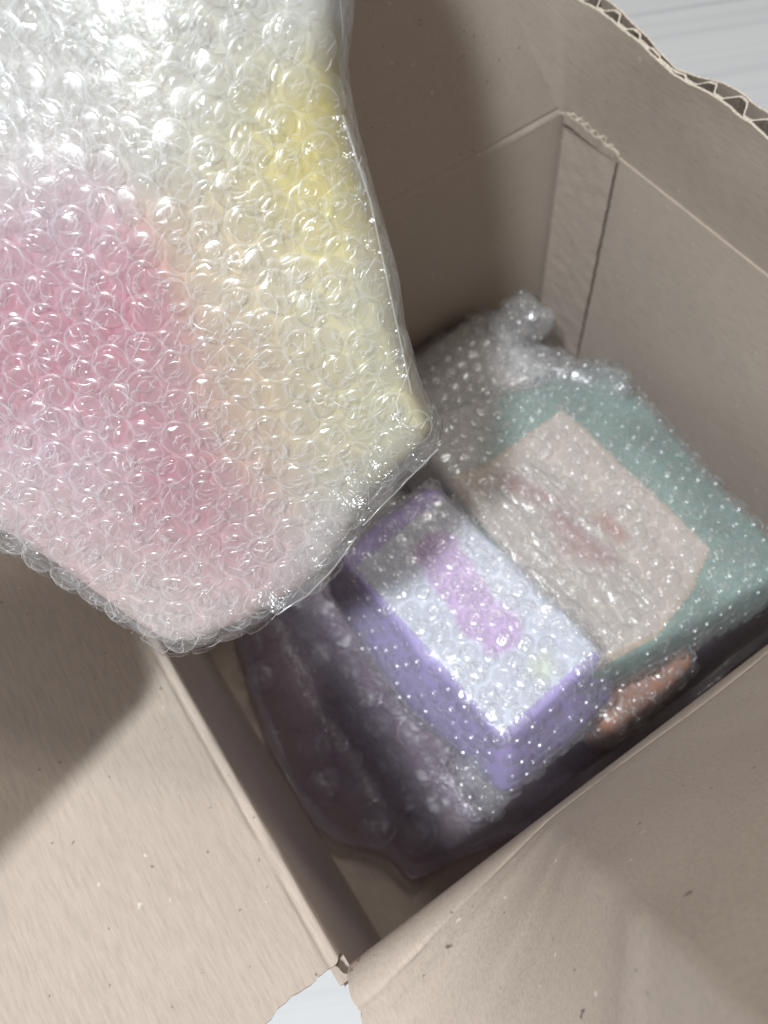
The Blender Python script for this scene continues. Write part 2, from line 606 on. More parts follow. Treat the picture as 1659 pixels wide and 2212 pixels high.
put('torn_liner', sheet(lambda y, v: ((LX + 0.0006 - v * 0.0005 - slot_w(y), y, 0.1985 + v * slot_h(y)), (-1, 0, 0)),
                        np.linspace(0.2245, 0.2645, 60), np.linspace(0, 1, 5), 0.0006, 'torn_liner'), box, [M_kraft_y, M_edge])
# sheet coloured dark for the shade between the torn liner and the flap, with broken fluting standing in it
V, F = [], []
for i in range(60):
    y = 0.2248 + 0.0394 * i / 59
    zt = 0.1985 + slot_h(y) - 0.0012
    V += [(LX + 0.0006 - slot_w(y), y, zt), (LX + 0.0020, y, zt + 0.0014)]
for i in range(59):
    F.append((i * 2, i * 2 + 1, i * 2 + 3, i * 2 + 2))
put('gap_shade', mesh('gap_shade', V, F, True), box, M_flute)
V, F = [], []
for i in range(150):
    y = 0.2250 + 0.0390 * i / 149
    wv = 0.5 + 0.5 * math.sin(i * 0.30 + 2.2 * nz((y, 0, 0), 70, 2.0))
    x = LX + 0.0008 - slot_w(y) * (0.88 - 0.8 * wv)
    zt = 0.1985 + slot_h(y) + 0.0003 + 0.0006 * nz((y, 3, 1), 400, 4.0, 3)
    V += [(x, y, zt - 0.004), (x, y, zt), (x + 0.0006, y, zt), (x + 0.0006, y, zt - 0.004)]
for i in range(149):
    for k in range(3):
        a = i * 4 + k
        F.append((a, a + 4, a + 5, a + 1))
put('torn_fluting', mesh('torn_fluting', V, F, True), box, M_edge)
# crumpled paper plies left where the near corner was slit
V, F = [], []
for k, (x0, y0, a) in enumerate(((0.0005, -0.0025, 0.5), (-0.003, 0.0005, 1.9), (0.003, -0.0035, 2.6), (-0.0015, -0.004, 3.5))):
    b = len(V)
    n_, h_ = 7, 4
    for i in range(n_):
        for j in range(h_):
            s = (i / (n_ - 1) - 0.5) * 0.006
            z = 0.188 - 0.008 + j * 0.0030
            q = 0.0016 * nz((s, z, k), 260, k + 1.0)
            V.append((x0 + s * math.cos(a) - q * math.sin(a), y0 + s * math.sin(a) + q * math.cos(a), z + 0.0012 * nz((s, 1, k), 400, k + 2.0)))
    F += grid_faces(n_, h_, b)
put('torn_corner', mesh('torn_corner', V, F, True), box, M_kraft_x)


# ------------------------------------------------------------------ bubble wrap
def chaikin(P, it=2):
    P = np.array(P, float)
    for _ in range(it):
        Q = np.roll(P, -1, 0)
        P = np.stack([P * 0.75 + Q * 0.25, P * 0.25 + Q * 0.75], 1).reshape(-1, 2)
    return P


def resample(P, n):
    Q = np.vstack([P, P[:1]])
    d = np.r_[0, np.cumsum(np.linalg.norm(np.diff(Q, axis=0), axis=1))]
    t = np.linspace(0, d[-1], n, endpoint=False)
    return np.stack([np.interp(t, d, Q[:, k]) for k in (0, 1)], 1)


def slab(outline, thick, r_edge, grow=0.0, n=110, dome=0.0, flare=0.0, rings=7):
    """a soft-edged slab over a 2-D outline; returns local verts (top face at w=0, going down)"""
    P = resample(np.array(outline), n)
    c = P.mean(0)
    dirs = P - c
    ln = np.linalg.norm(dirs, axis=1, keepdims=True)
    dirs = dirs / ln
    V = []
    R = []
    r = r_edge + grow
    for k in range(rings):                       # top edge rounding, from flat to side
        th = math.pi / 2 * k / (rings - 1)
        R.append((-r * (1 - math.sin(th)), grow - r * (1 - math.cos(th))))
    nside = 4
    for k in range(1, nside):
        f = k / nside
        R.append((flare * math.sin(f * math.pi * 0.5), grow - r - (thick + 2 * grow - 2 * r) * f))
    for k in range(rings):
        th = math.pi / 2 * (1 - k / (rings - 1))
        R.append((flare - r * (1 - math.sin(th)), -thick - grow + r * (1 - math.cos(th))))
    inner = R[0]
    top = []
    for s in (0.05, 0.14, 0.26, 0.38, 0.5, 0.62, 0.74, 0.86, 0.95):
        ring = c + (P + dirs * (grow + inner[0]) - c) * s
        top.append(np.c_[ring, np.full(n, inner[1] + dome * (1 - s * s))])
    ringv = top + [np.c_[P + dirs * (grow + o), np.full(n, z)] for o, z in R]
    last = R[-1]
    for s in (0.8, 0.5, 0.2):
        ringv.append(np.c_[c + (P + dirs * (grow + last[0]) - c) * s, np.full(n, last[1])])
    V = np.vstack(ringv)
    F = []
    nr = len(ringv)
    for i in range(nr - 1):
        for j in range(n):
            a, b = i * n + j, i * n + (j + 1) % n
            F.append((a, a + n, b + n, b))
    V = np.vstack([V, [[c[0], c[1], inner[1] + dome]], [[c[0], c[1], last[1]]]])
    t0, b0 = nr * n, nr * n + 1
    for j in range(n):
        F.append((t0, j, (j + 1) % n))
        F.append((b0, (nr - 1) * n + (j + 1) % n, (nr - 1) * n + j))
    return V, F, P


class Frame:
    def __init__(s, o, u, v):
        s.o = np.array(o, float)
        s.u = np.array(u, float) / np.linalg.norm(u)
        v = np.array(v, float)
        v = v - s.u * np.dot(v, s.u)
        s.v = v / np.linalg.norm(v)
        s.w = np.cross(s.u, s.v)

    def to(s, L):
        L = np.atleast_2d(L)
        return s.o + L[:, :1] * s.u + L[:, 1:2] * s.v + L[:, 2:3] * s.w

    def loc(s, p):
        d = np.array(p) - s.o
        return np.array([d @ s.u, d @ s.v, d @ s.w])


def soft(Vw, F, amp, s, seed):
    """displace world verts along rough radial normals by smooth noise"""
    me = mesh('tmp', Vw, F)
    N = np.array([v.normal[:] for v in me.vertices])
    bpy.data.meshes.remove(me)
    d = np.array([nz(p, s, seed, 3) for p in Vw])
    return Vw + N * (amp * d)[:, None]


def set_axis(me, A):
    at = me.attributes.new('axis', 'FLOAT_VECTOR', 'POINT')
    at.data.foreach_set('vector', np.array(A, np.float32).ravel())


def bubble_mesh(k, segs=20, mat=None):
    r = random.Random(100 + k)
    prof = [(1.07, 0.01), (1.0, 0.055), (0.965, 0.06), (0.95, 0.20), (0.915, 0.36), (0.82, 0.50), (0.64, 0.60), (0.40, 0.66), (0.2, 0.68)]
    V, F = [], []
    sd = 10.0 * k
    lean = (r.uniform(-.24, .24), r.uniform(-.24, .24))
    dent_a, dent_d = r.uniform(0, 6.28), r.uniform(0.0, 0.22)
    for i, (rr, z) in enumerate(prof):
        for j in range(segs):
            a = 2 * math.pi * j / segs
            ca, sa = math.cos(a), math.sin(a)
            q = rr * (1 + (0.05 * noise.noise(Vector((ca * 1.6 + sd, sa * 1.6, z * 3)))) * (1 if i else 0.2))
            zz = z
            if i > 1:
                zz += 0.20 * noise.noise(Vector((ca * rr * 2.2 - sd, sa * rr * 2.2, 1.0))) + 0.11 * noise.noise(Vector((ca * rr * 1.2 - sd, sa * rr * 4.5, 4.0)))
                dx, dy = ca * rr - 0.55 * math.cos(dent_a), sa * rr - 0.55 * math.sin(dent_a)
                zz -= dent_d * math.exp(-(dx * dx + dy * dy) * 4)
            V.append((q * ca + lean[0] * z, q * sa + lean[1] * z, zz))
    n = len(prof)
    for i in range(n - 1):
        for j in range(segs):
            a, b = i * segs + j, i * segs + (j + 1) % segs
            F.append((a, b, b + segs, a + segs))
    V.append((lean[0] * .6, lean[1] * .6, 0.60 + 0.1 * noise.noise(Vector((sd, 3, 1)))))
    for j in range(segs):
        F.append(((n - 1) * segs + j, (n - 1) * segs + (j + 1) % segs, n * segs))
    mi = [0] * len(F)
    for q in range(segs):
        mi[q] = 1                                   # the weld ring round the foot
        if r.random() < 0.8: mi[q + segs] = 1
    # sharp little creases pulled across the dome
    def dome_z(x, y):
        rr = math.hypot(x, y)
        return float(np.interp(rr, [0, .2, .4, .64, .82, .915, .95, 1.0], [.68, .68, .66, .60, .50, .36, .20, .05])) + 0.03
    for c in range(r.randint(4, 9)):
        a = r.gauss(0, 0.6)
        cx_, cy_ = r.uniform(-.6, .6), r.uniform(-.7, .7)
        ln, wd, bend = r.uniform(0.25, 1.1), r.uniform(0.018, 0.05), r.uniform(-.8, .8)
        b = len(V)
        nn = 6
        for i in range(nn):
            t = i / (nn - 1) * 2 - 1
            wv = wd * (1 - t * t) + 0.004
            x = cx_ + math.cos(a) * t * ln * .5 - math.sin(a) * bend * t * t * ln * .4
            y = cy_ + math.sin(a) * t * ln * .5 + math.cos(a) * bend * t * t * ln * .4
            if math.hypot(x, y) > 0.96:
                k_ = 0.96 / math.hypot(x, y); x *= k_; y *= k_
            for sd_, h in ((-1, 0), (0, wv * 0.9), (1, 0)):
                xx, yy = x - math.sin(a) * wv * sd_, y + math.cos(a) * wv * sd_
                V.append((xx + lean[0] * .5, yy + lean[1] * .5, dome_z(xx, yy) + h))
        for i in range(nn - 1):
            for q in range(2):
                F.append((b + i * 3 + q, b + i * 3 + q + 1, b + i * 3 + q + 4, b + i * 3 + q + 3))
                mi.append(2)
    me = mesh('bubble', V, F, True, mi)
    set_axis(me, [(0, 0, 1)] * len(V))
    for mm in mat:
        me.materials.append(mm)
    return me


BUB_HI = [bubble_mesh(k, 24, (M_bub, M_ring, M_crease)) for k in range(14)]
BUB_AIR = [bubble_mesh(k + 40, 24, (M_air, M_air, M_air)) for k in range(4)]
BUB_LO = [bubble_mesh(k + 20, 16, (M_bub_low, M_ring_low, M_crease)) for k in range(8)]


def hexgrid(lo, hi, pitch, rot=0.0, jit=0.04):
    c = (np.array(lo) + np.array(hi)) / 2
    R = np.linalg.norm(np.array(hi) - np.array(lo)) / 2 + pitch
    n = int(R / pitch) + 2
    out = []
    for j in range(-int(n * 1.2), int(n * 1.2) + 1):
        for i in range(-n, n + 1):
            x, y = (i + 0.5 * (j & 1)) * pitch, j * pitch * 0.866
            x += random.uniform(-jit, jit) * pitch
            y += random.uniform(-jit, jit) * pitch
            out.append((c[0] + x * math.cos(rot) - y * math.sin(rot), c[1] + x * math.sin(rot) + y * math.cos(rot)))
    return out


def bubble_spots(fr, Vw, F, P, thick, pitch, rot, rows, jit=0.09):
    """bubble positions and normals over the top and round the sides of a wrapped slab"""
    me = mesh('tmp', Vw, F)
    VN = [Vector(v.normal) for v in me.vertices]
    bpy.data.meshes.remove(me)
    bvh = BVHTree.FromPolygons([Vector(v) for v in Vw], F)

    def hit(o, d):
        h, nrm, idx, _ = bvh.ray_cast(Vector(o), Vector(d))
        if h is None:
            return None
        n = Vector((0, 0, 0))
        for vi in F[idx]:
            n += VN[vi] / ((Vector(Vw[vi]) - h).length + 1e-4)
        n.normalize()
        if n.dot(Vector(d)) > 0:
            n = -n
        return h, n
    got = []
    lo, hi = P.min(0) - 0.01, P.max(0) + 0.01
    for x, y in hexgrid(lo, hi, pitch, rot, jit):
        r = hit(fr.to([(x, y, 0.12)])[0], -fr.w)
        if r and r[1].dot(Vector(fr.w)) > 0.55:
            got.append(r)
    per = resample(P, 400)
    L = np.linalg.norm(np.diff(np.vstack([per, per[:1]]), axis=0), axis=1).sum()
    m_ = int(L / pitch)
    for k in range(rows):
        z = -0.006 - k * pitch * 0.866
        if -z > thick: break
        for i in range(m_):
            q = (i + 0.5 * (k & 1) + random.uniform(-.06, .06)) / m_
            a = per[int(q * 400) % 400]
            b = per[(int(q * 400) + 3) % 400]
            t = b - a
            nn = np.array([t[1], -t[0]])
            nn = nn / (np.linalg.norm(nn) + 1e-9)
            if nn @ (a - P.mean(0)) < 0: nn = -nn
            o = fr.to([(a[0] + nn[0] * 0.06, a[1] + nn[1] * 0.06, z)])[0]
            d = -(fr.u * nn[0] + fr.v * nn[1])
            r = hit(o, d)
            if r and all((r[0] - g[0]).length > pitch * 0.72 for g in got):
                got.append(r)
    return got


def proj(p):
    v = RW.T @ (np.array(p) - CAM)
    return CX + FPX * v[0] / v[2], CY + FPX * v[1] / v[2], v[2]


def add_bubbles(parent, spots, variants, radius, axis, height=1.0, flat=0.1, skip=None, mat=None, spread=0.45, limit=300):
    def score(s):
        x, y, d = proj(s[0])
        face = Vector(CAM - np.array(s[0])).normalized().dot(s[1])
        inside = -120 < x < 1780 and -120 < y < 2330
        return (0 if inside else -5) + (0 if face > -0.35 else -3) + face * 0.4 + 0.2 / d
    spots = [s for s in spots if not (skip and skip(s[0]))]
    spots.sort(key=score, reverse=True)
    rest = []
    ax = Vector(axis)
    for i, (p, n) in enumerate(spots):
        t = (ax - n * ax.dot(n))
        if t.length < 1e-3: t = n.orthogonal()
        t.normalize()
        b = n.cross(t)
        a = random.gauss(0, spread)
        t, b = t * math.cos(a) + b * math.sin(a), b * math.cos(a) - t * math.sin(a)
        s = radius * random.uniform(0.90, 1.07)
        sx, sy = s * random.uniform(0.95, 1.07), s * random.uniform(0.92, 1.03)
        sz = s * height * (random.uniform(0.25, 0.5) if random.random() < flat else random.uniform(0.8, 1.12))
        M = Matrix(((t.x * sx, b.x * sy, n.x * sz, p.x), (t.y * sx, b.y * sy, n.y * sz, p.y), (t.z * sx, b.z * sy, n.z * sz, p.z), (0, 0, 0, 1)))
        if i < limit:
            put('bubble', random.choice(variants), parent, None, M)
        else:
            rest.append(M)
    if rest:
        V, F, MI, AX = [], [], [], []
        for M in rest:
            me = random.choice(variants)
            b = len(V)
            V += [M @ v.co for v in me.vertices]
            AX += [tuple(M.col[2].xyz.normalized())] * len(me.vertices)
            F += [tuple(i + b for i in pg.vertices) for pg in me.polygons]
            MI += [pg.material_index for pg in me.polygons]
        me = mesh('bubbles', V, F, True, MI)
        set_axis(me, AX)
        o = put('bubbles', me, parent, list(variants[0].materials))
        o['kind'] = 'stuff'


def paint(me, colors):
    at = me.color_attributes.new('print', 'FLOAT_COLOR', 'POINT')
    at.data.foreach_set('color', np.c_[colors, np.ones(len(colors))].astype(np.float32).ravel())


def rect(x0, x1, y0, y1, r, skew=0.0):
    """rounded rectangle outline in local units"""
    P = []
    for cx_, cy_, a0 in ((x1 - r, y0 + r, -90), (x1 - r, y1 - r, 0), (x0 + r, y1 - r, 90), (x0 + r, y0 + r, 180)):
        for k in range(7):
            a = math.radians(a0 + 15 * k)
            P.append((cx_ + r * math.cos(a), cy_ + r * math.sin(a)))
    return np.array(P)


# ------------------------------------------------------------------ the held parcel (pink and yellow)
NV = np.array([0.0, -1.8, 4.152])


def pl(x, y):
    u = np.array([(x - CX) / FPX, (y - CY) / FPX, 1.0])
    return CAM + RW @ (u / (NV @ u))


OUT = [(600, -1230), (680, -900), (722, -500), (735, -260), (730, -60), (722, 60), (712, 140), (735, 250), (776, 400), (808, 510), (838, 600), (860, 720), (892, 840), (926, 915), (938, 940), (941, 953), (930, 966), (866, 1036), (799, 1108), (778, 1140), (756, 1188), (713, 1245), (655, 1304), (562, 1352), (470, 1392), (400, 1418), (342, 1416), (278, 1376), (208, 1316), (132, 1256),  # unseen upper end shaped to cast the back-wall shadow
       (40, 1204), (-40, 1155), (-160, 1065), (-330, 900), (-400, 500), (-380, 0), (-340, -700), (-250, -1250), (60, -1480), (290, -1500), (450, -1370)]
o3 = np.array([pl(*p) for p in OUT])
wn = -(RW @ NV) / np.linalg.norm(NV)
fu = pl(500, 700) - pl(400, 700)
FH = Frame(pl(400, 700), fu, np.cross(wn, fu))
assert np.dot(FH.w, wn) > 0.99
L2 = np.array([FH.loc(p)[:2] for p in o3])
L2 = chaikin(L2, 1)
TH_ = 0.032
held = thing('bubble_wrapped_parcel', tuple(FH.o), 'bubble wrapped parcel with pink and yellow contents held up in front of the open box', 'parcel')
Vl, F_, P_ = slab(L2, TH_, 0.010, 0.0002, 130, dome=0.004)
Vc = soft(FH.to(Vl - np.array([0, 0, 0.0012])), F_, 0.0030, 16, 3.0)
me = mesh('carton', Vc, F_)
ANCH = [((100, 800), (.60, .27, .34)), ((250, 640), (.62, .26, .34)), ((400, 1000), (.55, .24, .32)), ((470, 1120), (.58, .27, .33)), ((540, 1230), (.64, .36, .40)),
        ((330, 860), (.60, .32, .37)), ((60, 620), (.64, .34, .42)), ((120, 470), (.68, .48, .55)), ((100, 1000), (.68, .48, .56)), ((30, 1120), (.72, .58, .58)), ((230, 1130), (.66, .44, .48)),
        ((250, 1290), (.74, .62, .60)), ((380, 1370), (.78, .72, .70)), ((500, 1350), (.74, .66, .66)), ((150, 150), (.70, .69, .66)), ((60, 300), (.70, .685, .67)),
        ((330, 250), (.72, .70, .63)), ((480, 120), (.72, .71, .645)), ((520, 330), (.73, .72, .64)), ((620, 330), (.78, .76, .62)), ((470, 520), (.72, .58, .42)), ((560, 600), (.74, .68, .52)),
        ((540, 800), (.68, .52, .40)), ((610, 950), (.66, .48, .38)), ((600, 850), (.70, .60, .44)), ((700, 700), (.74, .70, .50)), ((790, 640), (.76, .72, .52)), ((800, 830), (.72, .68, .44)),
        ((830, 950), (.70, .67, .44)), ((720, 880), (.72, .67, .46)), ((690, 1040), (.72, .68, .56)), ((680, 1150), (.74, .68, .68)), ((660, 230), (.74, .66, .24)), ((690, 320), (.72, .60, .14)), ((690, 300), (.72, .60, .14)), ((700, 350), (.72, .60, .14)), ((705, 330), (.72, .60, .14)),
        ((712, 390), (.72, .60, .14)), ((770, 480), (.74, .69, .42)), ((800, 560), (.74, .70, .54)), ((850, 700), (.72, .69, .52)), ((870, 860), (.72, .69, .50)), ((900, 930), (.72, .70, .56)), ((620, 130), (.76, .74, .60)), ((690, 60), (.66, .68, .70)), ((740, 1180), (.62, .64, .68)), ((850, 1020), (.72, .70, .58))]
AP = np.array([a[0] for a in ANCH], float)
AC = np.array([a[1] for a in ANCH])
cols = []
for p in Vc:
    x, y, _ = proj(p)
    x += 34 * nz(p, 45, 1.0)
    y += 34 * nz(p, 45, 9.0)
    wgt = np.exp(-((AP - (x, y)) ** 2).sum(1) / (2 * 92.0 ** 2)) + 1e-9
    q = (wgt[:, None] * AC).sum(0) / wgt.sum()
    q = q.mean() + (q - q.mean()) * (1.12 if q[0] - q[1] > 0.15 and q[2] > q[1] - 0.02 else 1.2)                # what the milky wrap will pale again
    cols.append(np.clip(q * (0.83, 0.82, 0.79), 0.01, 0.9))
paint(me, np.array(cols))
put('carton', me, held, M_print)
PITCH = 0.0096
for layer, (grow, dz, rot, hgt, seed) in enumerate(((0.0014, -0.0008, 0.9, 0.25, 3.0), (0.0028, 0.0, 0.42, 0.58, 3.0))):
    Vl, F_, P_ = slab(L2, TH_, 0.010, grow, 130, dome=0.004)
    Vf = soft(FH.to(Vl + np.array([0, 0, dz])), F_, 0.0030, 16, seed)
    film = put('bubble_film' if layer else 'inner_film', mesh('film', Vf, F_), held, M_film)
    sp = bubble_spots(FH, Vf, F_, P_ * 1.0, TH_, PITCH, rot, 4, 0.09)
    if layer:
        def taut(q):                              # the straight right side is pulled flat
            return Vector(q[1]).dot(Vector(FH.u)) > 0.62 and -200 < proj(q[0])[1] < 900
        add_bubbles(film, [q for q in sp if not taut(q)], BUB_HI, PITCH * 0.49, pl(520, 500) - pl(300, 830), hgt, 0.16)
    else:
        add_bubbles(film, sp, BUB_LO, PITCH * 0.49, pl(520, 500) - pl(300, 830), hgt, 0.2)


def film_creases(parent, fr, Vw, F, P, count, direction, seed, lmin=0.004, lmax=0.016, wid=0.00028, spread=0.4, lift=0.0, bend=0.16):
    """fine stretched creases standing up from the wrap"""
    r = random.Random(seed)
    bvh = BVHTree.FromPolygons([Vector(v) for v in Vw], F)
    d0 = fr.loc(fr.o + np.array(direction))[:2]
    a0 = math.atan2(d0[1], d0[0])
    lo, hi = P.min(0), P.max(0)
    V, FF = [], []
    for _ in range(count * 2):
        c = np.array([r.uniform(lo[0], hi[0]), r.uniform(lo[1], hi[1])])
        cp = proj(fr.to([(c[0], c[1], 0)])[0])
        if not (-100 < cp[0] < 1760 and -100 < cp[1] < 2300): continue
        a, L, b = a0 + r.gauss(0, spread), r.uniform(lmin, lmax), r.gauss(0, bend)
        lf = lift + r.uniform(0.0004, 0.0036)
        pts = []
        for i in range(7):
            t = i / 6 * 2 - 1
            q = c + np.array([math.cos(a), math.sin(a)]) * t * L / 2 + np.array([-math.sin(a), math.cos(a)]) * b * t * t * L
            h = bvh.ray_cast(Vector(fr.to([(q[0], q[1], 0.12)])[0]), Vector(-fr.w))[0]
            if h is None: break
            pts.append(np.array(h) + fr.w * (lf * (1 - 0.5 * t * t)))
        if len(pts) < 7: continue
        sd_ = fr.u * -math.sin(a) + fr.v * math.cos(a)
        bI, w_ = len(V), wid * r.uniform(0.5, 1.6)
        for i, p in enumerate(pts):
            k = 1 - (i / 3 - 1) ** 2 + 0.08
            V += [p + sd_ * w_ * k, p + fr.w * w_ * k, p - sd_ * w_ * k]
        for i in range(6):
            for q in range(2):
                FF.append((bI + i * 3 + q, bI + i * 3 + q + 1, bI + i * 3 + q + 4, bI + i * 3 + q + 3))
    me = mesh('film_creases', V, FF)
    set_axis(me, [tuple(fr.w)] * len(V))
    o = put('film_creases', me, parent, M_crease)
    o['kind'] = 'stuff'


film_creases(film, FH, Vf, F_, P_, 380, pl(520, 500) - pl(330, 780), 5, 0.003, 0.010, 0.00013, 0.35, bend=0.07)


def ribbon(name, pts, parent, mat, lift=0.004, nu=40, nv=10, seed=1.0):
    """a loose flat piece of film between two survey polylines lying on the parcel front"""
    A, B = pts
    V = []
    for i in range(nu):
        t = i / (nu - 1)
        a = np.array([np.interp(t, np.linspace(0, 1, len(A)), [p[k] for p in A]) for k in (0, 1)])
        b = np.array([np.interp(t, np.linspace(0, 1, len(B)), [p[k] for p in B]) for k in (0, 1)])
        for j in range(nv):
            q = a + (b - a) * j / (nv - 1)
            p = pl(*q)
            V.append(p + FH.w * (lift + 0.0011 * nz(p, 90, seed, 3) - 0.004 * (1 - j / (nv - 1)) ** 2))
    o = put(name, mesh(name, V, grid_faces(nu, nv)), parent, mat)
    E_, G = [], []                                       # the bright cut edge of the film
    for i in range(nu):
        p = np.array(V[i * nv + nv - 1])
        q = np.array(V[i * nv + nv - 2])
        d = (p - q) / np.linalg.norm(p - q)
        E_ += [p - d * 0.00025, p + FH.w * 0.00025, p + d * 0.00025]
    for i in range(nu - 1):
        for k in range(2):
            G.append((i * 3 + k, i * 3 + k + 1, i * 3 + k + 4, i * 3 + k + 3))
    me = mesh('cut_edge', E_, G)
    set_axis(me, [tuple(FH.w)] * len(E_))
    put('cut_edge', me, o, M_crease)
    return o


ribbon('film_fold', ([(850, 880), (790, 960), (720, 1040), (690, 1090)], [(943, 952), (905, 992), (848, 1052), (785, 1114)]), held, M_tape, 0.0068, seed=2.0)
ribbon('film_fold', ([(690, 1100), (655, 1160), (600, 1225), (545, 1275)], [(772, 1138), (722, 1205), (668, 1262), (605, 1300)]), held, M_tape, 0.0072, seed=6.0)
ribbon('film_fold', ([(660, 260), (710, 420), (760, 600), (800, 800)], [(742, 250), (800, 430), (845, 640), (888, 840)]), held, M_tape, 0.0052, seed=8.0)


# unseen sheet added past the parcel's left side to shadow the near-left flap
A_ = [(-0.040, 0.100, 0.292), (-0.075, 0.083, 0.318), (-0.125, 0.060, 0.350)]
B_ = [(-0.030, 0.165, 0.320), (-0.080, 0.190, 0.345), (-0.150, 0.200, 0.370)]
V, nu, nv = [], 26, 26
for i in range(nu):
    t = i / (nu - 1)
    a = np.array([np.interp(t, (0, .5, 1), [p[k] for p in A_]) for k in range(3)])
    b = np.array([np.interp(t, (0, .5, 1), [p[k] for p in B_]) for k in range(3)])
    for j in range(nv):
        p = a + (b - a) * j / (nv - 1)
        V.append(p + np.array([0, 0, 0.004 * nz(p, 40, 7.0)]))
W = [p - np.array([0.002, 0.004, 0.007 + 0.003 * nz(p, 30, 2.0)]) for p in V]
put('shadow_sheet', mesh('shadow_sheet', V + W, grid_faces(nu, nv) + grid_faces(nu, nv, nu * nv)), held, M_shadow_sheet)


# ------------------------------------------------------------------ parcels lying in the box
def wrapped(name, label, fr, outline, thick, r_edge, colour, dome=0.002, flare=0.0, seed=1.0, rows=5, amp=0.0022, grow=0.0022, height=0.85, label_fn=None, pitch=PITCH, rot=0.3, n=110, cat='parcel'):
    t = thing(name, tuple(fr.o), label, cat, 'wrapped parcels lying in the box')
    Vl, F, P = slab(outline, thick, r_edge, 0.0, n, dome, flare)
    Vc = soft(fr.to(Vl), F, amp, 22, seed)
    me = mesh('carton', Vc, F)
    paint(me, np.array([colour(l, p) for l, p in zip(Vl, Vc)]))
    put('carton', me, t, M_print)
    bvh = BVHTree.FromPolygons([Vector(v) for v in Vc], F)
    if label_fn:
        label_fn(t, fr, bvh)
    Vl, F, P = slab(outline, thick, r_edge, grow, n, dome, flare)
    Vf = soft(fr.to(Vl), F, amp, 22, seed)
    film = put('bubble_film', mesh('film', Vf, F), t, M_film_low)
    sp = bubble_spots(fr, Vf, F, P, thick, pitch, rot, rows)
    add_bubbles(film, sp, BUB_LO, pitch * 0.49, fr.u, height, 0.3, spread=1.2)
    film_creases(film, fr, Vf, F, P, 160, fr.u * 0.4 + fr.v, int(seed * 10), 0.0015, 0.006, 0.00035, 0.7, 0.0015)
    return t


def flat_print(name, fr, bvh, parent, us, vs, inside, lift, mat, colour):
    """thin printed paper laid on the carton top: cells of a grid kept where inside(u, v)"""
    idx, V, F, C = {}, [], [], []

    def vid(i, j):
        if (i, j) not in idx:
            u, v = us[i], vs[j]
            h = bvh.ray_cast(Vector(fr.to([(u, v, 0.1)])[0]), Vector(-fr.w))[0]
            p = np.array(h) if h is not None else fr.to([(u, v, 0)])[0]
            idx[(i, j)] = len(V)
            V.append(p + fr.w * lift)
            C.append(colour(u, v))
        return idx[(i, j)]
    for i in range(len(us) - 1):
        for j in range(len(vs) - 1):
            if inside((us[i] + us[i + 1]) / 2, (vs[j] + vs[j + 1]) / 2):
                F.append((vid(i, j), vid(i + 1, j), vid(i + 1, j + 1), vid(i, j + 1)))
    me = mesh(name, V, F)
    paint(me, np.array(C))
    return put(name, me, parent, mat)


M_label = print_mat('label_paper', rough=0.45)


def seg_d(u, v, P):
    best = 9
    for a, b in zip(P[:-1], P[1:]):
        a, b = np.array(a), np.array(b)
        q = np.array([u, v])
        t = np.clip(np.dot(q - a, b - a) / np.dot(b - a, b - a), 0, 1)
        best = min(best, np.linalg.norm(q - a - t * (b - a)))
    return best


def fade(a, b, f):
    f = max(0.0, min(1.0, f))
    return tuple(np.array(a) * (1 - f) + np.array(b) * f)


def bunch(parent, name, p0, p1, rad, seed, pitch=PITCH):
    """a gathered, bubbly end of wrap"""
    p0, p1 = np.array(p0), np.array(p1)
    L = np.linalg.norm(p1 - p0)
    u = (p1 - p0) / L
    v = np.cross((0.0, 0.0, 1.0), u)
    fr = Frame(p0 + np.array((0, 0, rad)), u, v)
    Vl, F, P = slab(rect(-rad, L + rad, -rad, rad, rad * 0.8), 2 * rad, rad * 0.9, 0.0, 60)
    Vf = soft(fr.to(Vl), F, rad * 0.55, 45, seed)
    o = put(name, mesh(name, Vf, F), parent, M_film_low)
    add_bubbles(o, bubble_spots(fr, Vf, F, P, 2 * rad, pitch, 0.3, 3, 0.1), BUB_LO, pitch * 0.48, u, 1.0, 0.15)


# purple parcel with a white label
ZP = 0.14
PUR = (.47, .39, .76)
pa, pb, pc = at_z(1088, 1592, ZP), at_z(828, 1276, ZP), at_z(1295, 1408, ZP)
FP = Frame(pa, pc - pa, pb - pa)          # u along the near edge, v along the left ridge
LP = np.linalg.norm(pb - pa)
WP = np.linalg.norm(pc - pa) + 0.002
pl0, pl1 = FP.loc(at_z(789, 1211, ZP)), FP.loc(at_z(1035, 1062, ZP))


def pur_col(l, p):
    if l[0] > WP - 0.009 and 0.002 < l[1] < pl0[1]: return (.63, .665, .77)
    k = 1 + 0.25 * nz(p, 40, 2.0)
    return tuple(min(1, c * k) for c in PUR)


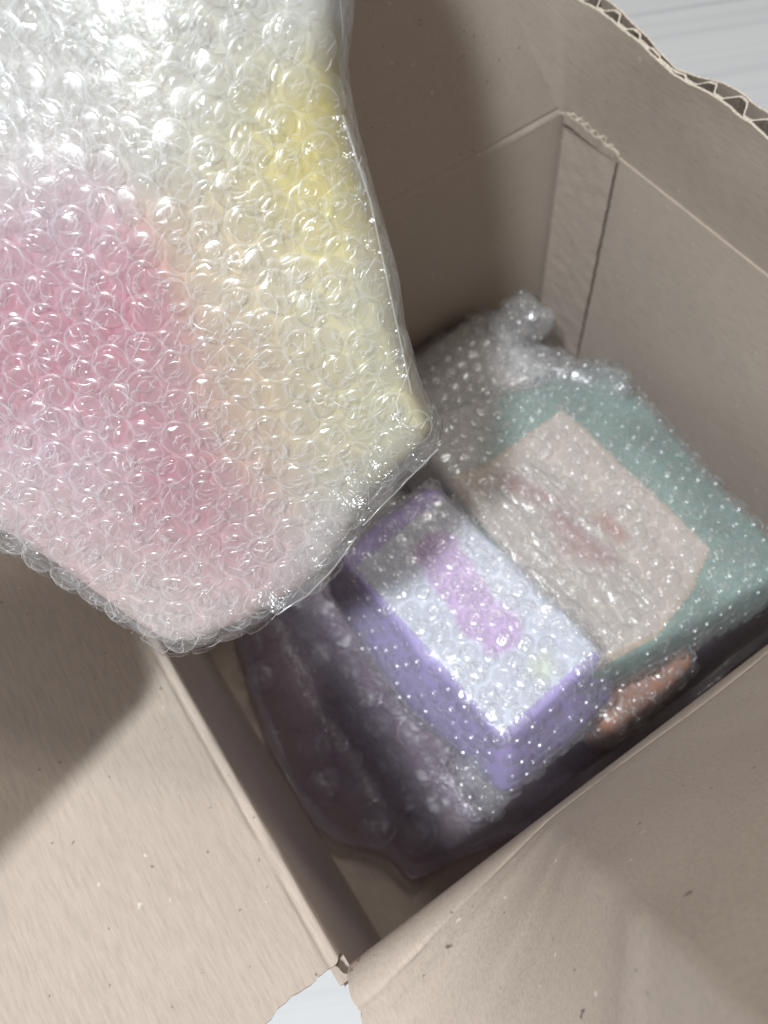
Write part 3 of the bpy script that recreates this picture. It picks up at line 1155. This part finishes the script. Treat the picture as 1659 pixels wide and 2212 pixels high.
def pur_label(t, fr, bvh):
    ue, ve = WP - 0.001, pl0[1]
    lab = flat_print('label', fr, bvh, t, np.linspace(0.001, ue, 34), np.linspace(0.002, ve, 44), lambda u, v: True, 0.0005, M_label, lambda u, v: (.63, .665, .77))
    stroke = [FP.loc(at_z(x, y, ZP))[:2] for x, y in ((945, 1195), (985, 1260), (1030, 1330), (1075, 1365))]
    flat_print('lilac_print', fr, bvh, lab, np.linspace(0.0, ue, 90), np.linspace(0.0, ve + .02, 110), lambda u, v: seg_d(u, v, stroke) < 0.0135 and v < ve, 0.0009, M_label,
               lambda u, v: fade((.58, .41, .69), (.63, .665, .77), (seg_d(u, v, stroke) - 0.0094 + 0.002 * nz((u, v, 0), 180, 2.0)) / 0.003))
    g = FP.loc(at_z(1170, 1440, ZP))[:2]
    flat_print('pale_print', fr, bvh, lab, np.linspace(0.0, ue, 80), np.linspace(0.0, ve, 90), lambda u, v: np.hypot(u - g[0], v - g[1]) < 0.010, 0.0009, M_label,
               lambda u, v: fade((.64, .71, .62), (.63, .665, .77), (np.hypot(u - g[0], v - g[1]) - 0.003) / 0.006))


pp = wrapped('purple_parcel', 'purple parcel with a white label and lilac print, topmost in the box', FP, rect(-0.003, WP, -0.003, pl0[1] + 0.012, 0.006), 0.055, 0.006, pur_col, 0.0015, 0.012, 2.0, 6, label_fn=pur_label, rot=0.2)

bunch(pp, 'gathered_wrap', at_z(1035, 1675, 0.092), at_z(1075, 1740, 0.075), 0.008, 14.0)

# green parcel with a cream label
ZG = 0.098
GRN = (.225, .345, .305)
ga, gb, gc = at_z(1430, 1372, ZG), at_z(1659, 1285, ZG), at_z(1215, 890, ZG)
FG = Frame((0.163, 0.038, 0.134), (1, -0.10, -0.31), (0.0, 1, 0))


def grn_col(l, p):
    k = 1 + 0.3 * nz(p, 35, 4.0)
    d = gl1 - gl0
    side = (d[0] * (l[1] - gl0[1]) - d[1] * (l[0] - gl0[0])) / np.linalg.norm(d)      # plain pale wrap left of this line
    return fade(tuple(min(1, c * k) for c in GRN), (.58, .57, .55), 0.5 - side / 0.008 if GSIDE > 0 else 0.5 + side / 0.008)


lq = [FG.loc(on_plane(x, y, FG.o, FG.w))[:2] for x, y in ((1215, 888), (1532, 1188), (1500, 1268), (1420, 1372), (1235, 1462), (930, 1050), (1050, 1005))]
GSIDE = 1
gl0, gl1 = [FG.loc(on_plane(x, y, FG.o, FG.w))[:2] for x, y in ((1100, 770), (1045, 1005))]


def in_poly(u, v, P):
    c = False
    for i in range(len(P)):
        (x1, y1), (x2, y2) = P[i], P[i - 1]
        if (y1 > v) != (y2 > v) and u < (x2 - x1) * (v - y1) / (y2 - y1) + x1:
            c = not c
    return c


def grn_label(t, fr, bvh):
    us, vs = np.linspace(-0.021, 0.12, 98), np.linspace(-0.01, 0.16, 110)
    rim = lq + [lq[0]]

    def colr(u, v):
        d = seg_d(u, v, rim)
        return (.60, .49, .38) if d < 0.0018 else (.65, .57, .505)
    lab = flat_print('label', fr, bvh, t, us, vs, lambda u, v: u > -0.019 and in_poly(u, v, lq), 0.0005, M_label, colr)
    for pts, wd in ((((1110, 1050), (1160, 1080), (1215, 1110)), 0.0045), (((1215, 1130), (1240, 1190), (1290, 1205)), 0.0062), (((1300, 1130), (1330, 1160)), 0.004)):
        st = [FG.loc(on_plane(x, y, FG.o, FG.w))[:2] for x, y in pts]
        flat_print('rose_print', fr, bvh, lab, np.linspace(-0.01, .12, 130), np.linspace(0, .16, 150), lambda u, v: seg_d(u, v, st) < wd + 0.006, 0.0009 + 10 * wd * wd, M_label, lambda u, v: fade((.53, .32, .28), (.65, .57, .505), (seg_d(u, v, st) - wd + 0.003 * nz((u, v, 0), 120, 3.0) + 0.003) / 0.008))


gp = wrapped('green_parcel', 'pale green parcel with a cream label and rose print beside the far right wall', FG, rect(-0.022, 0.122, -0.004, 0.158, 0.008), 0.036, 0.008, grn_col, 0.002, 0.002, 5.0, 4, label_fn=grn_label, rot=0.5)

# grey-beige parcel at the back, half under the held one
FGY = Frame((0.085, 0.158, 0.085), (1, 0.02, 0.10), (0, 1, 0))
sp_c = FGY.loc(on_plane(965, 1040, FGY.o, FGY.w))[:2]


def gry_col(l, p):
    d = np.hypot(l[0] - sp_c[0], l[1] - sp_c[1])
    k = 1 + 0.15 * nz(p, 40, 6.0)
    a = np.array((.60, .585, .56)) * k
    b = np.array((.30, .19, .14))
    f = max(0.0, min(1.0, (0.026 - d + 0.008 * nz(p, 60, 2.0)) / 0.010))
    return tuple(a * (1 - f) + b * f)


bunch(gp, 'gathered_wrap', at_z(1320, 1385, 0.098), at_z(1405, 1352, 0.098), 0.008, 24.0)
V, nu, nv = [], 60, 44                                 # a loose slack sheet bridging the two parcels
for i in range(nu):
    for j in range(nv):
        a, b = i / (nu - 1), j / (nv - 1)
        x = (1015 + 275 * b) * (1 - a) + (1175 + 255 * b) * a
        y = (1075 + 345 * b) * (1 - a) + (985 + 320 * b) * a
        p = on_plane(x + 10 * nz((a, b, 0), 5, 1.0), y + 10 * nz((a, b, 0), 5, 2.0), FG.o + FG.w * 0.008, FG.w)
        rdg = noise.ridged_multi_fractal(Vector((b * 2.0 + a * 3.5, a * 6.0 - b * 7, 0.7)), 0.9, 2.1, 3, 1.0, 2.0)
        V.append(p + FG.w * (0.0030 * (rdg - 1) + 0.0012 * nz(p, 70, 5.0)))
put('slack_sheet', mesh('slack_sheet', V, grid_faces(nu, nv)), gp, M_slack)
bunch(gp, 'gathered_wrap', at_z(1130, 785, 0.100), at_z(1315, 832, 0.098), 0.010, 4.0)
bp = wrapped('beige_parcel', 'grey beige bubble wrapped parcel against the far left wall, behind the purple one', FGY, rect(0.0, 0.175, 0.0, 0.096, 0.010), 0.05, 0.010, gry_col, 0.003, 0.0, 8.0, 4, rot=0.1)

bunch(bp, 'gathered_wrap', at_z(1085, 720, 0.098), at_z(1125, 690, 0.100), 0.013, 9.0)

# brown carton underneath the near ends
FB = Frame((0.148, 0.014, 0.088), (1, 0.05, 0), (0, 1, 0))
wrapped('brown_parcel', 'small brown parcel under the near ends of the purple and green parcels', FB, rect(0.0, 0.064, 0.0, 0.09, 0.008), 0.05, 0.008, lambda l, p: tuple(np.array((.36, .15, .075)) * (1 + .3 * nz(p, 50, 1.0))), 0.002, 0.0, 9.0, 4, rot=0.7)


# loose thin plastic bag lying round the parcels
def bag():
    t = thing('plastic_bag', (0.1, 0.06, 0.0), 'crumpled clear plastic bag lying empty on the box floor under the parcels', 'plastic bag')
    px = [(505, 1330), (520, 1395), (545, 1500), (575, 1600), (612, 1690), (650, 1745), (690, 1790), (740, 1822), (785, 1828), (835, 1845), (868, 1880), (890, 1897), (930, 1880)]
    P = [tuple(at_z(x, y, 0.010 if y < 1800 else 0.018)[:2]) for x, y in px]
    P += [(0.10, 0.006), (0.16, 0.005), (0.22, 0.006), (0.29, 0.006), (0.305, 0.02), (0.30, 0.08), (0.2, 0.12), (0.1, 0.2)]
    P = resample(np.array(P), 190)
    c = np.array([0.115, 0.085])
    for layer, (z0, amp) in enumerate(((0.018, 1.0), (0.009, 0.6))):
        V, nr = [], 34
        for k in range(nr):
            s = (k + 0.4) / (nr - 0.6)
            for q in P:
                x, y = c + (q - c) * s
                e = 1 - s
                z = z0 * 0.6 + (0.030 * math.exp(-((x - 0.034) / 0.024) ** 2) * (1 - math.exp(-e * 7.0)) + 0.010 * (1 - math.exp(-max(0, x - 0.16) * 40))) * amp
                d = noise.ridged_multi_fractal(Vector((x * 20 + layer * 5, y * 12, 0.3)), 0.9, 2.1, 3, 1.0, 2.0)
                z += 0.046 * math.exp(-((y - 0.010) / 0.013) ** 2) * min(1, max(0, (x - 0.10) / 0.03)) * amp
                fl_ = 0.35 + 0.65 * math.exp(-((x - 0.03) / 0.035) ** 2)
                z += fl_ * (0.0055 * amp * (d - 1.0) + 0.006 * amp * nz((x, y, 0), 22, 2.0 + layer, 3))
                r = 1 + 0.012 * nz((x, y, 1), 60, 4.0, 3) * s
                V.append((max(0.002, c[0] + (x - c[0]) * r), max(0.003, c[1] + (y - c[1]) * r), max(0.0015 + 0.001 * (1 - layer), z)))
        n = len(P)
        F = []
        for i in range(nr - 1):
            for j in range(n):
                a, b = i * n + j, i * n + (j + 1) % n
                F.append((a, a + n, b + n, b))
        put('bag_sheet', mesh('bag_sheet', V, F), t, M_bag)
        if layer == 0:                                     # welded hem round the bag
            W, G = [], []
            for j in range(n):
                q = np.array(V[(nr - 1) * n + j]); q2 = np.array(V[(nr - 3) * n + j])
                for k in range(4):
                    p = q + (q2 - q) * k / 3
                    W.append((p[0], p[1], p[2] + 0.0022 + 0.0025 * nz(p, 50, 3.0 + k)))
            for j in range(n):
                b2 = (j + 1) % n
                for k in range(3):
                    G.append((j * 4 + k, b2 * 4 + k, b2 * 4 + k + 1, j * 4 + k + 1))
            put('hem', mesh('hem', W, G), t, M_hem)
    # big flat air bubbles of the coarse wrap the bag is lined with
    for x, y in hexgrid((0.01, 0.0), (0.11, 0.2), 0.021, 0.3, 0.08):
        if 0.016 < x < 0.098 and 0.028 < y < 0.2 and not (x < 0.03 and y < 0.06):
            z = 0.010 + 0.018 * math.exp(-((x - 0.034) / 0.024) ** 2)
            tl_ = Vector((random.gauss(0, .15), random.gauss(0, .15), 1)).normalized()
            q = tl_.to_track_quat('Z', 'Y').to_matrix().to_4x4()
            put('air_bubble', random.choice(BUB_AIR), t, None, Matrix.Translation((x, y, z)) @ q @ Matrix.Diagonal((0.0100, 0.0100, 0.0065, 1)))


bag()
